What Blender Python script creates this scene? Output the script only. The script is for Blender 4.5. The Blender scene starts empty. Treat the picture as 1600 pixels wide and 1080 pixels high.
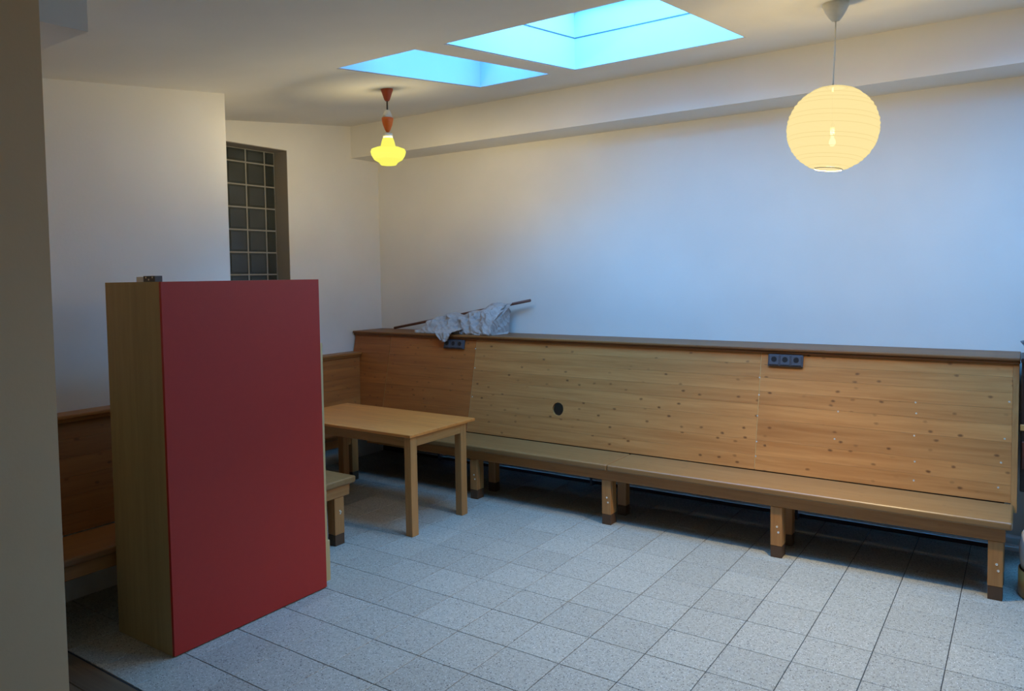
import bpy, bmesh, math, random
from mathutils import Matrix, Vector
random.seed(7)
SC = bpy.context.scene
COL = SC.collection

# ------------------------------------------------------------------ camera
CAM_LOC = Vector((3.2859, -2.9447, 1.8143))
CR = Vector((0.824969, 0.564974, -0.015158))
CU = Vector((-0.014630, 0.048158, 0.998733))
CF = Vector((-0.564988, 0.823702, -0.047994))
FPX = 1176.72; CX = 800.0; CY = 487.55
cam = bpy.data.cameras.new('camera')
cam.sensor_fit = 'HORIZONTAL'; cam.sensor_width = 36.0
cam.lens = FPX / 1600.0 * 36.0
cam.shift_y = -(540.0 - CY) / 1600.0
cam.clip_start = 0.05
camo = bpy.data.objects.new('camera', cam); COL.objects.link(camo)
m = Matrix.Identity(4)
for i in range(3):
    m[i][0] = CR[i]; m[i][1] = CU[i]; m[i][2] = -CF[i]; m[i][3] = CAM_LOC[i]
camo.matrix_world = m
SC.camera = camo

# ------------------------------------------------------------------ sky and exposure
SKY = (0.098, 0.438, 1.0); SKY_STRENGTH = 20.0
W = bpy.data.worlds.new('overcast_sky'); SC.world = W
W.use_nodes = True
W.node_tree.nodes['Background'].inputs[0].default_value = (*SKY, 1)
W.node_tree.nodes['Background'].inputs[1].default_value = SKY_STRENGTH
SC.view_settings.view_transform = 'Standard'
SC.view_settings.look = 'None'
SC.view_settings.exposure = 0.0
SC.view_settings.gamma = 1.0
SC.view_settings.use_curve_mapping = False
SC.cycles.use_denoising = True
SC.cycles.max_bounces = 10
SC.cycles.diffuse_bounces = 6
LANTERN_COL, LANTERN_W = (1.0, 0.74, 0.32), 190.0   # bulbs of the two lamps, used in their builders
PENDANT_COL, PENDANT_W = (1.0, 0.81, 0.45), 145.0

# the room in metres: x along the long bench, y towards the long wall
XL, XN, XR = -2.30, -1.20, 6.0
YW, YR, YJ = 2.78, -5.0, 0.21
YT = -1.205                                   # tiles end here, wooden floor begins
CA, CB = 3.322, 0.115                         # ceiling height at the beam face, its slope
YB, ZB = 2.405, 3.007                         # beam face and underside
def zceil(y): return CA + CB * (y - YB)
SKYLIGHTS = [(-0.17, 0.46, 0.26, 1.71), (0.64, 1.845, 0.29, 1.73), (3.15, 4.55, 0.30, 1.73)]
SHAFT = 0.46
for (x0, x1, y0, y1) in SKYLIGHTS:            # daylight portals in the roof openings (emit nothing themselves)
    L = bpy.data.lights.new('skylight_portal', 'AREA'); L.shape = 'RECTANGLE'
    L.size = x1 - x0; L.size_y = y1 - y0; L.cycles.is_portal = True
    o = bpy.data.objects.new('skylight_portal', L); COL.objects.link(o)
    o.location = ((x0 + x1) / 2, (y0 + y1) / 2, zceil((y0 + y1) / 2) + SHAFT + 0.03)
    o.rotation_euler = (math.atan(CB), 0, 0)

# ------------------------------------------------------------------ materials
def srgb(r, g, b):
    f = lambda c: (c / 255) / 12.92 if c <= 10.3 else ((c / 255 + 0.055) / 1.055) ** 2.4
    return (f(r), f(g), f(b), 1)
class NT:
    def __init__(s, name):
        s.m = bpy.data.materials.new(name); s.m.use_nodes = True
        s.t = s.m.node_tree; s.b = s.t.nodes['Principled BSDF']; s.out = s.t.nodes['Material Output']
    def n(s, typ, **kw):
        nd = s.t.nodes.new(typ)
        for k, v in kw.items():
            if k in nd.inputs: nd.inputs[k].default_value = v
            else: setattr(nd, k, v)
        return nd
    def l(s, a, b): s.t.links.new(a, b)
    def mapping(s, scale, coord='Object'):
        tc = s.n('ShaderNodeTexCoord'); mp = s.n('ShaderNodeMapping'); mp.inputs['Scale'].default_value = scale
        s.l(tc.outputs[coord], mp.inputs[0]); return mp.outputs[0]
    def geo(s, scale):
        g = s.n('ShaderNodeNewGeometry'); mp = s.n('ShaderNodeMapping'); mp.inputs['Scale'].default_value = scale
        s.l(g.outputs['Position'], mp.inputs[0]); return mp.outputs[0]
    def ramp(s, fac, stops):
        r = s.n('ShaderNodeValToRGB'); e = r.color_ramp.elements
        while len(e) < len(stops): e.new(0.5)
        for k, (p, c) in enumerate(stops): e[k].position = p; e[k].color = c
        s.l(fac, r.inputs[0]); return r.outputs[0]
    def mix(s, fac, a, b, mode='MIX'):
        x = s.n('ShaderNodeMix', data_type='RGBA', blend_type=mode)
        for sock, v in ((x.inputs[0], fac), (x.inputs[6], a), (x.inputs[7], b)):
            if hasattr(v, 'is_linked'): s.l(v, sock)
            else: sock.default_value = v
        return x.outputs[2]
    def bump(s, h, strength, dist=0.002):
        b = s.n('ShaderNodeBump'); b.inputs['Strength'].default_value = strength; b.inputs['Distance'].default_value = dist
        s.l(h, b.inputs['Height']); s.l(b.outputs[0], s.b.inputs['Normal'])

def plain(name, col, rough=0.6, metal=0.0, noise=0.05):
    k = NT(name); v = k.geo((9, 9, 9)); nz = k.n('ShaderNodeTexNoise', Scale=3.0, Detail=4.0); k.l(v, nz.inputs['Vector'])
    d = tuple(c * (1 - noise * 2.5) for c in col[:3]) + (1,)
    k.l(k.ramp(nz.outputs['Fac'], [(0.3, d), (0.7, col)]), k.b.inputs['Base Color'])
    k.b.inputs['Roughness'].default_value = rough; k.b.inputs['Metallic'].default_value = metal
    return k.m
def plaster(name, col):
    k = NT(name); v = k.geo((1, 1, 1))
    a = k.n('ShaderNodeTexNoise', Scale=1.3, Detail=5.0); k.l(v, a.inputs['Vector'])
    d = tuple(c * 0.93 for c in col[:3]) + (1,)
    k.l(k.ramp(a.outputs['Fac'], [(0.35, d), (0.65, col)]), k.b.inputs['Base Color'])
    k.b.inputs['Roughness'].default_value = 0.9
    b = k.n('ShaderNodeTexNoise', Scale=60.0, Detail=4.0); k.l(v, b.inputs['Vector'])
    k.bump(b.outputs['Fac'], 0.25, 0.002)
    return k.m
def wood(name, grain, light, dark, knots=0.5, rough=0.45, vary=0.22, plane='xz'):
    # grain: axis of the fibres; world position keeps neighbouring boards different
    k = NT(name)
    sc = {'x': (1.2, 22, 22), 'y': (22, 1.2, 22), 'z': (22, 22, 1.2)}[grain]
    oi = k.n('ShaderNodeObjectInfo')
    g = k.n('ShaderNodeNewGeometry')
    off = k.n('ShaderNodeVectorMath', operation='SCALE'); off.inputs[0].default_value = (7.1, 3.3, 5.7); k.l(oi.outputs['Random'], off.inputs['Scale'])
    add = k.n('ShaderNodeVectorMath', operation='ADD'); k.l(g.outputs['Position'], add.inputs[0]); k.l(off.outputs[0], add.inputs[1])
    mp = k.n('ShaderNodeMapping'); mp.inputs['Scale'].default_value = sc; k.l(add.outputs[0], mp.inputs[0])
    n1 = k.n('ShaderNodeTexNoise', Scale=1.6, Detail=6.0, Roughness=0.6, Distortion=0.4); k.l(mp.outputs[0], n1.inputs['Vector'])
    base = k.ramp(n1.outputs['Fac'], [(0.3, dark), (0.68, light)])
    # broad blotches of lighter and darker staves
    n2 = k.n('ShaderNodeTexNoise', Scale=0.18, Detail=2.0); k.l(mp.outputs[0], n2.inputs['Vector'])
    base = k.mix(0.35, base, k.ramp(n2.outputs['Fac'], [(0.35, dark), (0.65, light)]))
    hs = k.n('ShaderNodeHueSaturation'); k.l(base, hs.inputs['Color'])
    mr = k.n('ShaderNodeMapRange'); mr.inputs[3].default_value = 1 - vary; mr.inputs[4].default_value = 1 + vary
    k.l(oi.outputs['Random'], mr.inputs[0]); k.l(mr.outputs[0], hs.inputs['Value'])
    col = hs.outputs[0]
    if knots:
        sx = k.n('ShaderNodeSeparateXYZ'); cx = k.n('ShaderNodeCombineXYZ'); k.l(add.outputs[0], sx.inputs[0])
        ax, bx_ = {'xz': (0, 2), 'yz': (1, 2), 'xy': (0, 1), 'yx': (1, 0)}[plane]
        k.l(sx.outputs[ax], cx.inputs[0]); k.l(sx.outputs[bx_], cx.inputs[1])
        mk = k.n('ShaderNodeMapping'); mk.inputs['Scale'].default_value = (7.0, 12.0, 1.0); k.l(cx.outputs[0], mk.inputs[0])
        wob = k.n('ShaderNodeTexNoise', Scale=26.0, Detail=2.0); k.l(add.outputs[0], wob.inputs['Vector'])
        mv = k.n('ShaderNodeVectorMath', operation='MULTIPLY_ADD'); mv.inputs[1].default_value = (0.10, 0.10, 0.0)
        k.l(wob.outputs['Color'], mv.inputs[0]); k.l(mk.outputs[0], mv.inputs[2])
        vo = k.n('ShaderNodeTexVoronoi', Scale=1.0, Randomness=1.0, voronoi_dimensions='2D'); k.l(mv.outputs[0], vo.inputs['Vector'])
        f = k.ramp(vo.outputs['Distance'], [(0.045, (knots, knots, knots, 1)), (0.125, (0, 0, 0, 1))])
        sep = k.n('ShaderNodeSeparateColor'); k.l(vo.outputs['Color'], sep.inputs[0])
        pick = k.ramp(sep.outputs[0], [(0.40, (0, 0, 0, 1)), (0.85, (1, 1, 1, 1))])      # only some cells carry a knot
        col = k.mix(k.mix(1.0, f, pick, 'MULTIPLY'), col, srgb(84, 46, 20))
    k.l(col, k.b.inputs['Base Color'])
    k.b.inputs['Roughness'].default_value = rough
    k.bump(n1.outputs['Fac'], 0.12, 0.001)
    return k.m
def terrazzo(name):
    k = NT(name); v = k.geo((1, 1, 1)); oi = k.n('ShaderNodeObjectInfo')
    a = k.n('ShaderNodeTexNoise', Scale=55.0, Detail=5.0, Roughness=0.7); k.l(v, a.inputs['Vector'])
    base = k.ramp(a.outputs['Fac'], [(0.32, srgb(146, 143, 132)), (0.7, srgb(178, 174, 160))])
    for sc, thr, c in ((75, 0.17, srgb(72, 72, 70)), (48, 0.13, srgb(60, 58, 56)), (95, 0.15, srgb(235, 233, 226)), (30, 0.07, srgb(46, 42, 40))):
        vo = k.n('ShaderNodeTexVoronoi', Scale=float(sc), Randomness=1.0); k.l(v, vo.inputs['Vector'])
        f = k.ramp(vo.outputs['Distance'], [(thr, (0.85, 0.85, 0.85, 1)), (thr + 0.06, (0, 0, 0, 1))])
        base = k.mix(f, base, c)
    hs = k.n('ShaderNodeHueSaturation'); k.l(base, hs.inputs['Color'])
    mr = k.n('ShaderNodeMapRange'); mr.inputs[3].default_value = 0.93; mr.inputs[4].default_value = 1.06
    k.l(oi.outputs['Random'], mr.inputs[0]); k.l(mr.outputs[0], hs.inputs['Value'])
    k.l(hs.outputs[0], k.b.inputs['Base Color'])
    k.b.inputs['Roughness'].default_value = 0.42
    return k.m
def emit(name, col, strength, through=0.0):
    k = NT(name); e = k.n('ShaderNodeEmission', Strength=strength); e.inputs[0].default_value = col
    last = e.outputs[0]
    if through:
        tr = k.n('ShaderNodeBsdfTransparent'); mx = k.n('ShaderNodeMixShader'); mx.inputs[0].default_value = through
        k.l(last, mx.inputs[1]); k.l(tr.outputs[0], mx.inputs[2]); last = mx.outputs[0]
    k.l(last, k.out.inputs[0]); return k.m
def pane_mat(name):
    k = NT(name); g = k.n('ShaderNodeBsdfGlossy', Roughness=0.02); tr = k.n('ShaderNodeBsdfTransparent')
    tr.inputs[0].default_value = (0.96, 0.98, 1, 1)
    fr = k.n('ShaderNodeFresnel', IOR=1.3); mx = k.n('ShaderNodeMixShader')
    k.l(fr.outputs[0], mx.inputs[0]); k.l(tr.outputs[0], mx.inputs[1]); k.l(g.outputs[0], mx.inputs[2]); k.l(mx.outputs[0], k.out.inputs[0])
    return k.m
def block_glass(name):
    k = NT(name); v = k.geo((1, 1, 1))
    a = k.n('ShaderNodeTexNoise', Scale=3.0, Detail=1.0); k.l(v, a.inputs['Vector'])
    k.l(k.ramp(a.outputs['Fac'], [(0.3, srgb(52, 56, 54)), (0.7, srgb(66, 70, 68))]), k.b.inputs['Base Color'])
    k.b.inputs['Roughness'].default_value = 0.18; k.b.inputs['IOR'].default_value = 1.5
    w = k.n('ShaderNodeTexWave', Scale=9.0, Distortion=1.5); k.l(v, w.inputs['Vector']); k.bump(w.outputs['Fac'], 0.08, 0.003)
    return k.m

HON_L, HON_D = srgb(200, 140, 79), srgb(164, 104, 51)
M = dict(
    wall=plaster('white_wall_plaster', srgb(226, 222, 214)),
    ceil=plaster('white_ceiling_paint', srgb(222, 218, 210)),
    shaft=plaster('pale_shaft_lining', srgb(196, 210, 218)),  # blue cast of the sky light put into the lining colour
    grey=plaster('grey_window_plaster', srgb(150, 142, 132)),
    post=plaster('grey_partition_paint', srgb(212, 180, 138)),
    tile=terrazzo('grey_terrazzo'),
    grout=plain('dark_grout', srgb(46, 47, 48), 0.95),
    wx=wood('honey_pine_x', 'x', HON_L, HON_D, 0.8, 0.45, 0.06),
    wxd=wood('brown_stained_pine_x', 'x', srgb(182, 109, 50), srgb(146, 82, 35), 0.6, 0.45, 0.06),  # darker, redder pine for the two left back panels
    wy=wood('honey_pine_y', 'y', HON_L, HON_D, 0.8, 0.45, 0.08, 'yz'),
    wyd=wood('brown_stained_pine_y', 'y', srgb(150, 98, 50), srgb(116, 72, 36), 0.8, 0.45, 0.08, 'yz'),  # near bench back: shade behind the cabinet put into the wood colour
    wyf=wood('brown_varnished_pine_y', 'y', srgb(176, 108, 48), srgb(138, 80, 34), 0.5, 0.45, 0.06, 'yz'),  # browner pine for the alcove corner bench
    seatyd=wood('brown_stained_seat_y', 'y', srgb(148, 102, 56), srgb(118, 78, 42), 0.3, 0.45, 0.05),  # near bench seat, darkened with the same painted shade
    wz=wood('aged_pine_z', 'z', srgb(184, 130, 74), srgb(150, 98, 50), 0, 0.45, 0.08),
    wxa=wood('aged_pine_x', 'x', srgb(180, 128, 72), srgb(146, 96, 48), 0.2, 0.45, 0.05),
    wya=wood('aged_pine_y', 'y', srgb(180, 128, 72), srgb(146, 96, 48), 0.2, 0.45, 0.05, 'yz'),
    seat=wood('worn_pine_seat', 'x', srgb(150, 112, 68), srgb(126, 90, 50), 0.4, 0.38, 0.06, 'xy'),
    seaty=wood('worn_pine_seat_y', 'y', srgb(150, 112, 68), srgb(126, 90, 50), 0.4, 0.38, 0.06, 'yx'),
    rail=wood('brown_rail_wood', 'x', srgb(146, 94, 46), srgb(106, 64, 30), 0.2, 0.45, 0.05),
    raily=wood('brown_rail_wood_y', 'y', srgb(172, 116, 60), srgb(128, 80, 38), 0.2, 0.4, 0.05),
    foot=plain('dark_scuffed_wood', srgb(86, 60, 38), 0.7),
    tabx=wood('table_top_wood', 'x', srgb(222, 142, 68), srgb(186, 110, 48), 0.15, 0.35, 0.05),
    red=plain('red_laminate', srgb(172, 37, 24), 0.5, 0, 0.02),
    olive=wood('pale_plywood', 'z', srgb(168, 146, 100), srgb(146, 126, 84), 0, 0.6, 0.04),
    stripw=wood('pale_edge_wood', 'z', srgb(206, 176, 120), srgb(180, 150, 98), 0, 0.6, 0.04),
    metal=plain('dull_steel', srgb(150, 152, 156), 0.4, 0.8),
    sock=plain('dark_grey_plastic', srgb(74, 76, 84), 0.4),
    sockd=plain('black_plastic', srgb(22, 22, 26), 0.4),
    paintdab=plain('white_filler', srgb(235, 225, 205), 0.7),
    cloth=None, stick=wood('dark_stick_wood', 'x', srgb(120, 74, 56), srgb(88, 52, 40), 0, 0.5, 0.02),
    orange=plain('orange_plastic', srgb(226, 104, 26), 0.35), rust=plain('rust_orange_plastic', srgb(176, 72, 34), 0.4),
    cream=plain('cream_plastic', srgb(232, 226, 208), 0.4), cord=plain('dark_cord', srgb(70, 62, 54), 0.5),
    white=plain('white_glaze', srgb(232, 234, 238), 0.25), gold=plain('brass_gold', srgb(214, 152, 84), 0.35, 0.0),
    darkwood=wood('dark_brown_wood', 'x', srgb(62, 40, 30), srgb(40, 26, 20), 0, 0.4, 0.05),
    redwood=wood('red_brown_wood', 'x', srgb(110, 54, 38), srgb(86, 40, 28), 0, 0.4, 0.05),
    hallw=wood('dark_hall_plank', 'x', srgb(120, 98, 74), srgb(84, 66, 48), 0.4, 0.5, 0.15),
    maroon=plain('maroon_paint', srgb(58, 26, 24), 0.7),  # maroon boarding, darkened to deepen the shade under the bench
    glassb=block_glass('dark_block_glass'), mortar=plain('pale_mortar', srgb(150, 146, 136), 0.9),
    pane=pane_mat('skylight_glass'), frame=plain('pale_blue_frame', srgb(150, 190, 215), 0.4),
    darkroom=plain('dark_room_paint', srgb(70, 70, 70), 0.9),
    paper=emit('glowing_paper', (1.0, 0.80, 0.36, 1), 1.02, 0.12),
    hoop=emit('paper_over_hoop', (0.93, 0.72, 0.30, 1), 0.93),
    bulb=emit('bulb_glow', (1.0, 0.85, 0.5, 1), 4.0),
    opal=emit('glowing_yellow_glass', (1.0, 0.95, 0.14, 1), 1.15, 0.32), opaln=emit('glowing_yellow_glass_neck', (1.0, 0.95, 0.14, 1), 1.0, 0.04), opalb=emit('glowing_yellow_glass_bowl', (1.0, 0.95, 0.14, 1), 1.0, 0.07),
)
k = NT('pale_grey_cloth'); v = k.mapping((30, 30, 30)); nz = k.n('ShaderNodeTexNoise', Scale=1.0, Detail=4.0); k.l(v, nz.inputs['Vector'])
k.l(k.ramp(nz.outputs['Fac'], [(0.3, srgb(168, 162, 158)), (0.7, srgb(178, 172, 168))]), k.b.inputs['Base Color'])
k.b.inputs['Roughness'].default_value = 0.95; M['cloth'] = k.m
v2 = k.mapping((1, 1, 1)); wv = k.n('ShaderNodeTexWave', Scale=9.0, Distortion=7.0, Detail=3.0); wv.inputs['Detail Scale'].default_value = 1.6
wv.bands_direction = 'DIAGONAL'; k.l(v2, wv.inputs['Vector']); k.bump(wv.outputs['Fac'], 0.5, 0.010)

# ------------------------------------------------------------------ mesh helpers
def hexa(bm, p):
    """p: 8 corners, bottom loop 0-3 then top loop 4-7 (same order)"""
    v = [bm.verts.new(q) for q in p]
    fs = [bm.faces.new([v[i] for i in f]) for f in ((3, 2, 1, 0), (4, 5, 6, 7), (0, 1, 5, 4), (1, 2, 6, 5), (2, 3, 7, 6), (3, 0, 4, 7))]
    return v, fs
def bx(bm, x0, x1, y0, y1, z0, z1, bev=0.0, seg=1):
    b2 = bmesh.new()
    hexa(b2, [(x0, y0, z0), (x1, y0, z0), (x1, y1, z0), (x0, y1, z0), (x0, y0, z1), (x1, y0, z1), (x1, y1, z1), (x0, y1, z1)])
    if bev: bmesh.ops.bevel(b2, geom=b2.edges[:], offset=bev, segments=seg, affect='EDGES', profile=0.5)
    merge(bm, b2)
def merge(bm, b2):
    b2.verts.ensure_lookup_table(); vm = {}
    for q in b2.verts: vm[q] = bm.verts.new(q.co)
    for f in b2.faces:
        nf = bm.faces.new([vm[q] for q in f.verts]); nf.smooth = f.smooth
    b2.free()
def lathe(bm, prof, c=(0, 0, 0), n=28, smooth=True):
    """prof: list of (r, z)"""
    rings = []
    for r, z in prof:
        if r < 1e-6: rings.append([bm.verts.new((c[0], c[1], c[2] + z))])
        else: rings.append([bm.verts.new((c[0] + r * math.cos(2 * math.pi * i / n), c[1] + r * math.sin(2 * math.pi * i / n), c[2] + z)) for i in range(n)])
    for a, b in zip(rings, rings[1:]):
        for i in range(n):
            j = (i + 1) % n
            if len(a) == 1 and len(b) == 1: continue
            if len(a) == 1: f = bm.faces.new((a[0], b[i], b[j]))
            elif len(b) == 1: f = bm.faces.new((a[i], a[j], b[0]))
            else: f = bm.faces.new((a[i], a[j], b[j], b[i]))
            f.smooth = smooth
def tube(bm, pts, r, n=10):
    pts = [Vector(p) for p in pts]; rings = []
    for i, p in enumerate(pts):
        d = (pts[min(i + 1, len(pts) - 1)] - pts[max(i - 1, 0)]).normalized()
        a = d.orthogonal().normalized(); b = d.cross(a)
        rr = r[i] if isinstance(r, (list, tuple)) else r
        rings.append([bm.verts.new(p + rr * (math.cos(2 * math.pi * t / n) * a + math.sin(2 * math.pi * t / n) * b)) for t in range(n)])
    for a, b in zip(rings, rings[1:]):
        best = min(range(n), key=lambda s: (a[0].co - b[s].co).length)
        for t in range(n):
            f = bm.faces.new((a[t], a[(t + 1) % n], b[(t + 1 + best) % n], b[(t + best) % n])); f.smooth = True
    bm.faces.new(rings[0]); bm.faces.new(rings[-1])
def obj(name, bm, mat, parent=None, origin=None, label=None, fix=True):
    """link a bmesh built in world metres as one object; origin becomes its pivot"""
    if fix: bmesh.ops.recalc_face_normals(bm, faces=bm.faces[:])
    if parent is not None: o0 = Vector(parent['_w']) if '_w' in parent else Vector((0, 0, 0))
    org = Vector(origin) if origin is not None else (o0 if parent is not None else Vector((0, 0, 0)))
    bmesh.ops.translate(bm, verts=bm.verts[:], vec=-org)
    me = bpy.data.meshes.new(name); bm.to_mesh(me); bm.free()
    me.materials.append(mat if not isinstance(mat, str) else M[mat])
    o = bpy.data.objects.new(name, me); COL.objects.link(o)
    o['_w'] = tuple(org)
    o.location = org - (o0 if parent is not None else Vector((0, 0, 0)))
    if parent is not None: o.parent = parent
    if label: o['label'] = label
    return o
def thing(name, loc, label, cat, group=None):
    o = bpy.data.objects.new(name, None); COL.objects.link(o); o.location = loc; o['_w'] = tuple(loc)
    o.empty_display_size = 0.1
    o['label'] = label; o['category'] = cat
    if group: o['group'] = group
    return o
def tag(o, label, cat, group=None):
    o['label'] = label; o['category'] = cat
    if group: o['group'] = group
    return o
def struct(name, bm, mat, label=None, origin=None):
    o = obj(name, bm, mat, None, origin); o['kind'] = 'structure'
    if label: o['label'] = label
    return o
def box_obj(name, a, mat, parent=None, bev=0.0, label=None):
    bm = bmesh.new(); bx(bm, *a, bev)
    return obj(name, bm, mat, parent, label=label)
def slab(bm, us, vs, holes, place, t0, t1):
    """rectangle grid with holes; place(u, v, t) -> point; t0/t1 the two faces"""
    def hole(i, j):
        if i < 0 or j < 0 or i >= len(us) - 1 or j >= len(vs) - 1: return True
        cu, cv = (us[i] + us[i + 1]) / 2, (vs[j] + vs[j + 1]) / 2
        return any(h[0] < cu < h[1] and h[2] < cv < h[3] for h in holes)
    cache = {}
    def V(u, v, t):
        if (u, v, t) not in cache: cache[(u, v, t)] = bm.verts.new(place(u, v, t))
        return cache[(u, v, t)]
    for i in range(len(us) - 1):
        for j in range(len(vs) - 1):
            if hole(i, j): continue
            u0, u1, v0, v1 = us[i], us[i + 1], vs[j], vs[j + 1]
            bm.faces.new([V(u0, v0, t0), V(u0, v1, t0), V(u1, v1, t0), V(u1, v0, t0)])
            bm.faces.new([V(u0, v0, t1), V(u1, v0, t1), V(u1, v1, t1), V(u0, v1, t1)])
            for di, dj, a, b in ((-1, 0, (u0, v0), (u0, v1)), (1, 0, (u1, v1), (u1, v0)), (0, -1, (u1, v0), (u0, v0)), (0, 1, (u0, v1), (u1, v1))):
                if hole(i + di, j + dj):
                    bm.faces.new([V(*a, t0), V(*a, t1), V(*b, t1), V(*b, t0)])
def in_view(P):
    d = Vector(P) - CAM_LOC; z = d.dot(CF)
    if z < 0.2: return None
    return CX + FPX * d.dot(CR) / z, CY - FPX * d.dot(CU) / z

# ------------------------------------------------------------------ floor
bm = bmesh.new(); bx(bm, XL, XR, YT, YW, -0.08, -0.004)
floor = struct('floor', bm, 'grout', 'grey terrazzo tile floor with dark joints')
TS = 0.30; J = 0.0018
tmesh = None; rest = bmesh.new(); ntile = 0
i0, i1 = math.floor(XL / TS), math.ceil(XR / TS)
j0, j1 = math.floor(YT / TS), math.ceil(YW / TS)
def tile_shape(b, x0, x1, y0, y1, dz=0):
    z0, z1, e = -0.02 + dz, dz, 0.0015
    hexa(b, [(x0, y0, z0), (x1, y0, z0), (x1, y1, z0), (x0, y1, z0), (x0, y0, z1 - e), (x1, y0, z1 - e), (x1, y1, z1 - e), (x0, y1, z1 - e)])
    hexa(b, [(x0, y0, z1 - e), (x1, y0, z1 - e), (x1, y1, z1 - e), (x0, y1, z1 - e), (x0 + e, y0 + e, z1), (x1 - e, y0 + e, z1), (x1 - e, y1 - e, z1), (x0 + e, y1 - e, z1)])
b = bmesh.new(); tile_shape(b, J, TS - J, J, TS - J); bmesh.ops.remove_doubles(b, verts=b.verts[:], dist=1e-5)
tmesh = bpy.data.meshes.new('floor_tile'); b.to_mesh(tmesh); b.free(); tmesh.materials.append(M['tile'])
for i in range(i0, i1):
    for j in range(j0, j1):
        x0, x1, y0, y1 = max(i * TS, XL), min((i + 1) * TS, XR), max(j * TS, YT), min((j + 1) * TS, YW)
        if x1 - x0 < 0.02 or y1 - y0 < 0.02: continue
        full = (x1 - x0 > TS - 1e-3) and (y1 - y0 > TS - 1e-3)
        px = [in_view((x, y, 0)) for x in (x0, x1) for y in (y0, y1)]
        vis = any(p and -20 < p[0] < 1620 and p[1] < 1100 for p in px) and (x0 > -2.0 and y0 < 2.5)
        dz = random.uniform(-0.0006, 0.0)
        if vis:
            if full:
                o = bpy.data.objects.new('floor_tile', tmesh); COL.objects.link(o); o.location = (i * TS, j * TS, dz)
                o.parent = floor
            else:
                b = bmesh.new(); tile_shape(b, x0 + J, x1 - J, y0 + J, y1 - J, dz); obj('floor_tile', b, 'tile', floor)
            ntile += 1
        else: tile_shape(rest, x0 + J, x1 - J, y0 + J, y1 - J, dz)
o = obj('floor_tile_remainder', rest, 'tile', floor); o['kind'] = 'stuff'
print('tiles', ntile)
bm = bmesh.new(); bx(bm, -2.6, XR, YR, YT - 0.004, -0.08, -0.022)
hall = struct('floor_hallway', bm, 'grout', 'dark wooden plank floor of the passage in front')
rest = bmesh.new()
for q in range(28):
    y1 = YT - 0.006 - q * 0.136; y0 = y1 - 0.133
    if y0 < YR: break
    if q < 4: box_obj('floor_plank', (-2.55, XR, y0, y1, -0.021, 0.002), 'hallw', hall, 0.002)
    else: bx(rest, -2.55, XR, y0, y1, -0.021, 0.002, 0.002)
o = obj('floor_plank_remainder', rest, 'hallw', hall); o['kind'] = 'stuff'

# ------------------------------------------------------------------ ceiling and skylights
bm = bmesh.new()
us = sorted({-2.8, XR + 0.2, *[q for s in SKYLIGHTS for q in s[:2]]}); vs = sorted({YR - 0.2, YW + 0.2, *[q for s in SKYLIGHTS for q in s[2:]]})
slab(bm, us, vs, SKYLIGHTS, lambda u, v, t: (u, v, zceil(v) + t), 0.0, SHAFT)
struct('ceiling', bm, 'ceil', 'white sloping ceiling pierced by skylights')
for n, (x0, x1, y0, y1) in enumerate(SKYLIGHTS):
    # lining boards of the shaft: four thin boards set into the opening, then frame and pane
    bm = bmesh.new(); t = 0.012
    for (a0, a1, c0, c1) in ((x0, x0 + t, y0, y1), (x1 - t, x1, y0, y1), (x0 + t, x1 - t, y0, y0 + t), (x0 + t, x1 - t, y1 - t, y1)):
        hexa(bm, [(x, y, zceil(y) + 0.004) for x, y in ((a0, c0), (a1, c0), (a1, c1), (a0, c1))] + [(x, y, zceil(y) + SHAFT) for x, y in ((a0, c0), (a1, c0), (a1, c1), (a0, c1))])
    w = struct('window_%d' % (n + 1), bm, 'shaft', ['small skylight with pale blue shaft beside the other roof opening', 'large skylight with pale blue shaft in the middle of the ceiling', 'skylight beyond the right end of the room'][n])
    bm = bmesh.new(); s0, h0, h1 = 0.02, 0.215, 0.222         # seam batten round the shaft
    for (a0, a1, c0, c1) in ((x0 + t, x0 + t + 0.004, y0 + t, y1 - t), (x0 + t, x1 - t, y1 - t - 0.004, y1 - t)):
        hexa(bm, [(x, y, zceil(y) + h0) for x, y in ((a0, c0), (a1, c0), (a1, c1), (a0, c1))] + [(x, y, zceil(y) + h1) for x, y in ((a0, c0), (a1, c0), (a1, c1), (a0, c1))])
    obj('seam', bm, 'sock', w)
    bm = bmesh.new(); g = 0.05
    for (a0, a1, c0, c1) in ((x0, x0 + g, y0, y1), (x1 - g, x1, y0, y1), (x0 + g, x1 - g, y0, y0 + g), (x0 + g, x1 - g, y1 - g, y1)):
        hexa(bm, [(x, y, zceil(y) + SHAFT - 0.05) for x, y in ((a0, c0), (a1, c0), (a1, c1), (a0, c1))] + [(x, y, zceil(y) + SHAFT + 0.012) for x, y in ((a0, c0), (a1, c0), (a1, c1), (a0, c1))])
    obj('window_frame', bm, 'frame', w)
    bm = bmesh.new(); q = [(x0 + g, y0 + g), (x1 - g, y0 + g), (x1 - g, y1 - g), (x0 + g, y1 - g)]
    bm.faces.new([bm.verts.new((x, y, zceil(y) + SHAFT - 0.02)) for x, y in q])
    obj('pane', bm, 'pane', w)

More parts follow.
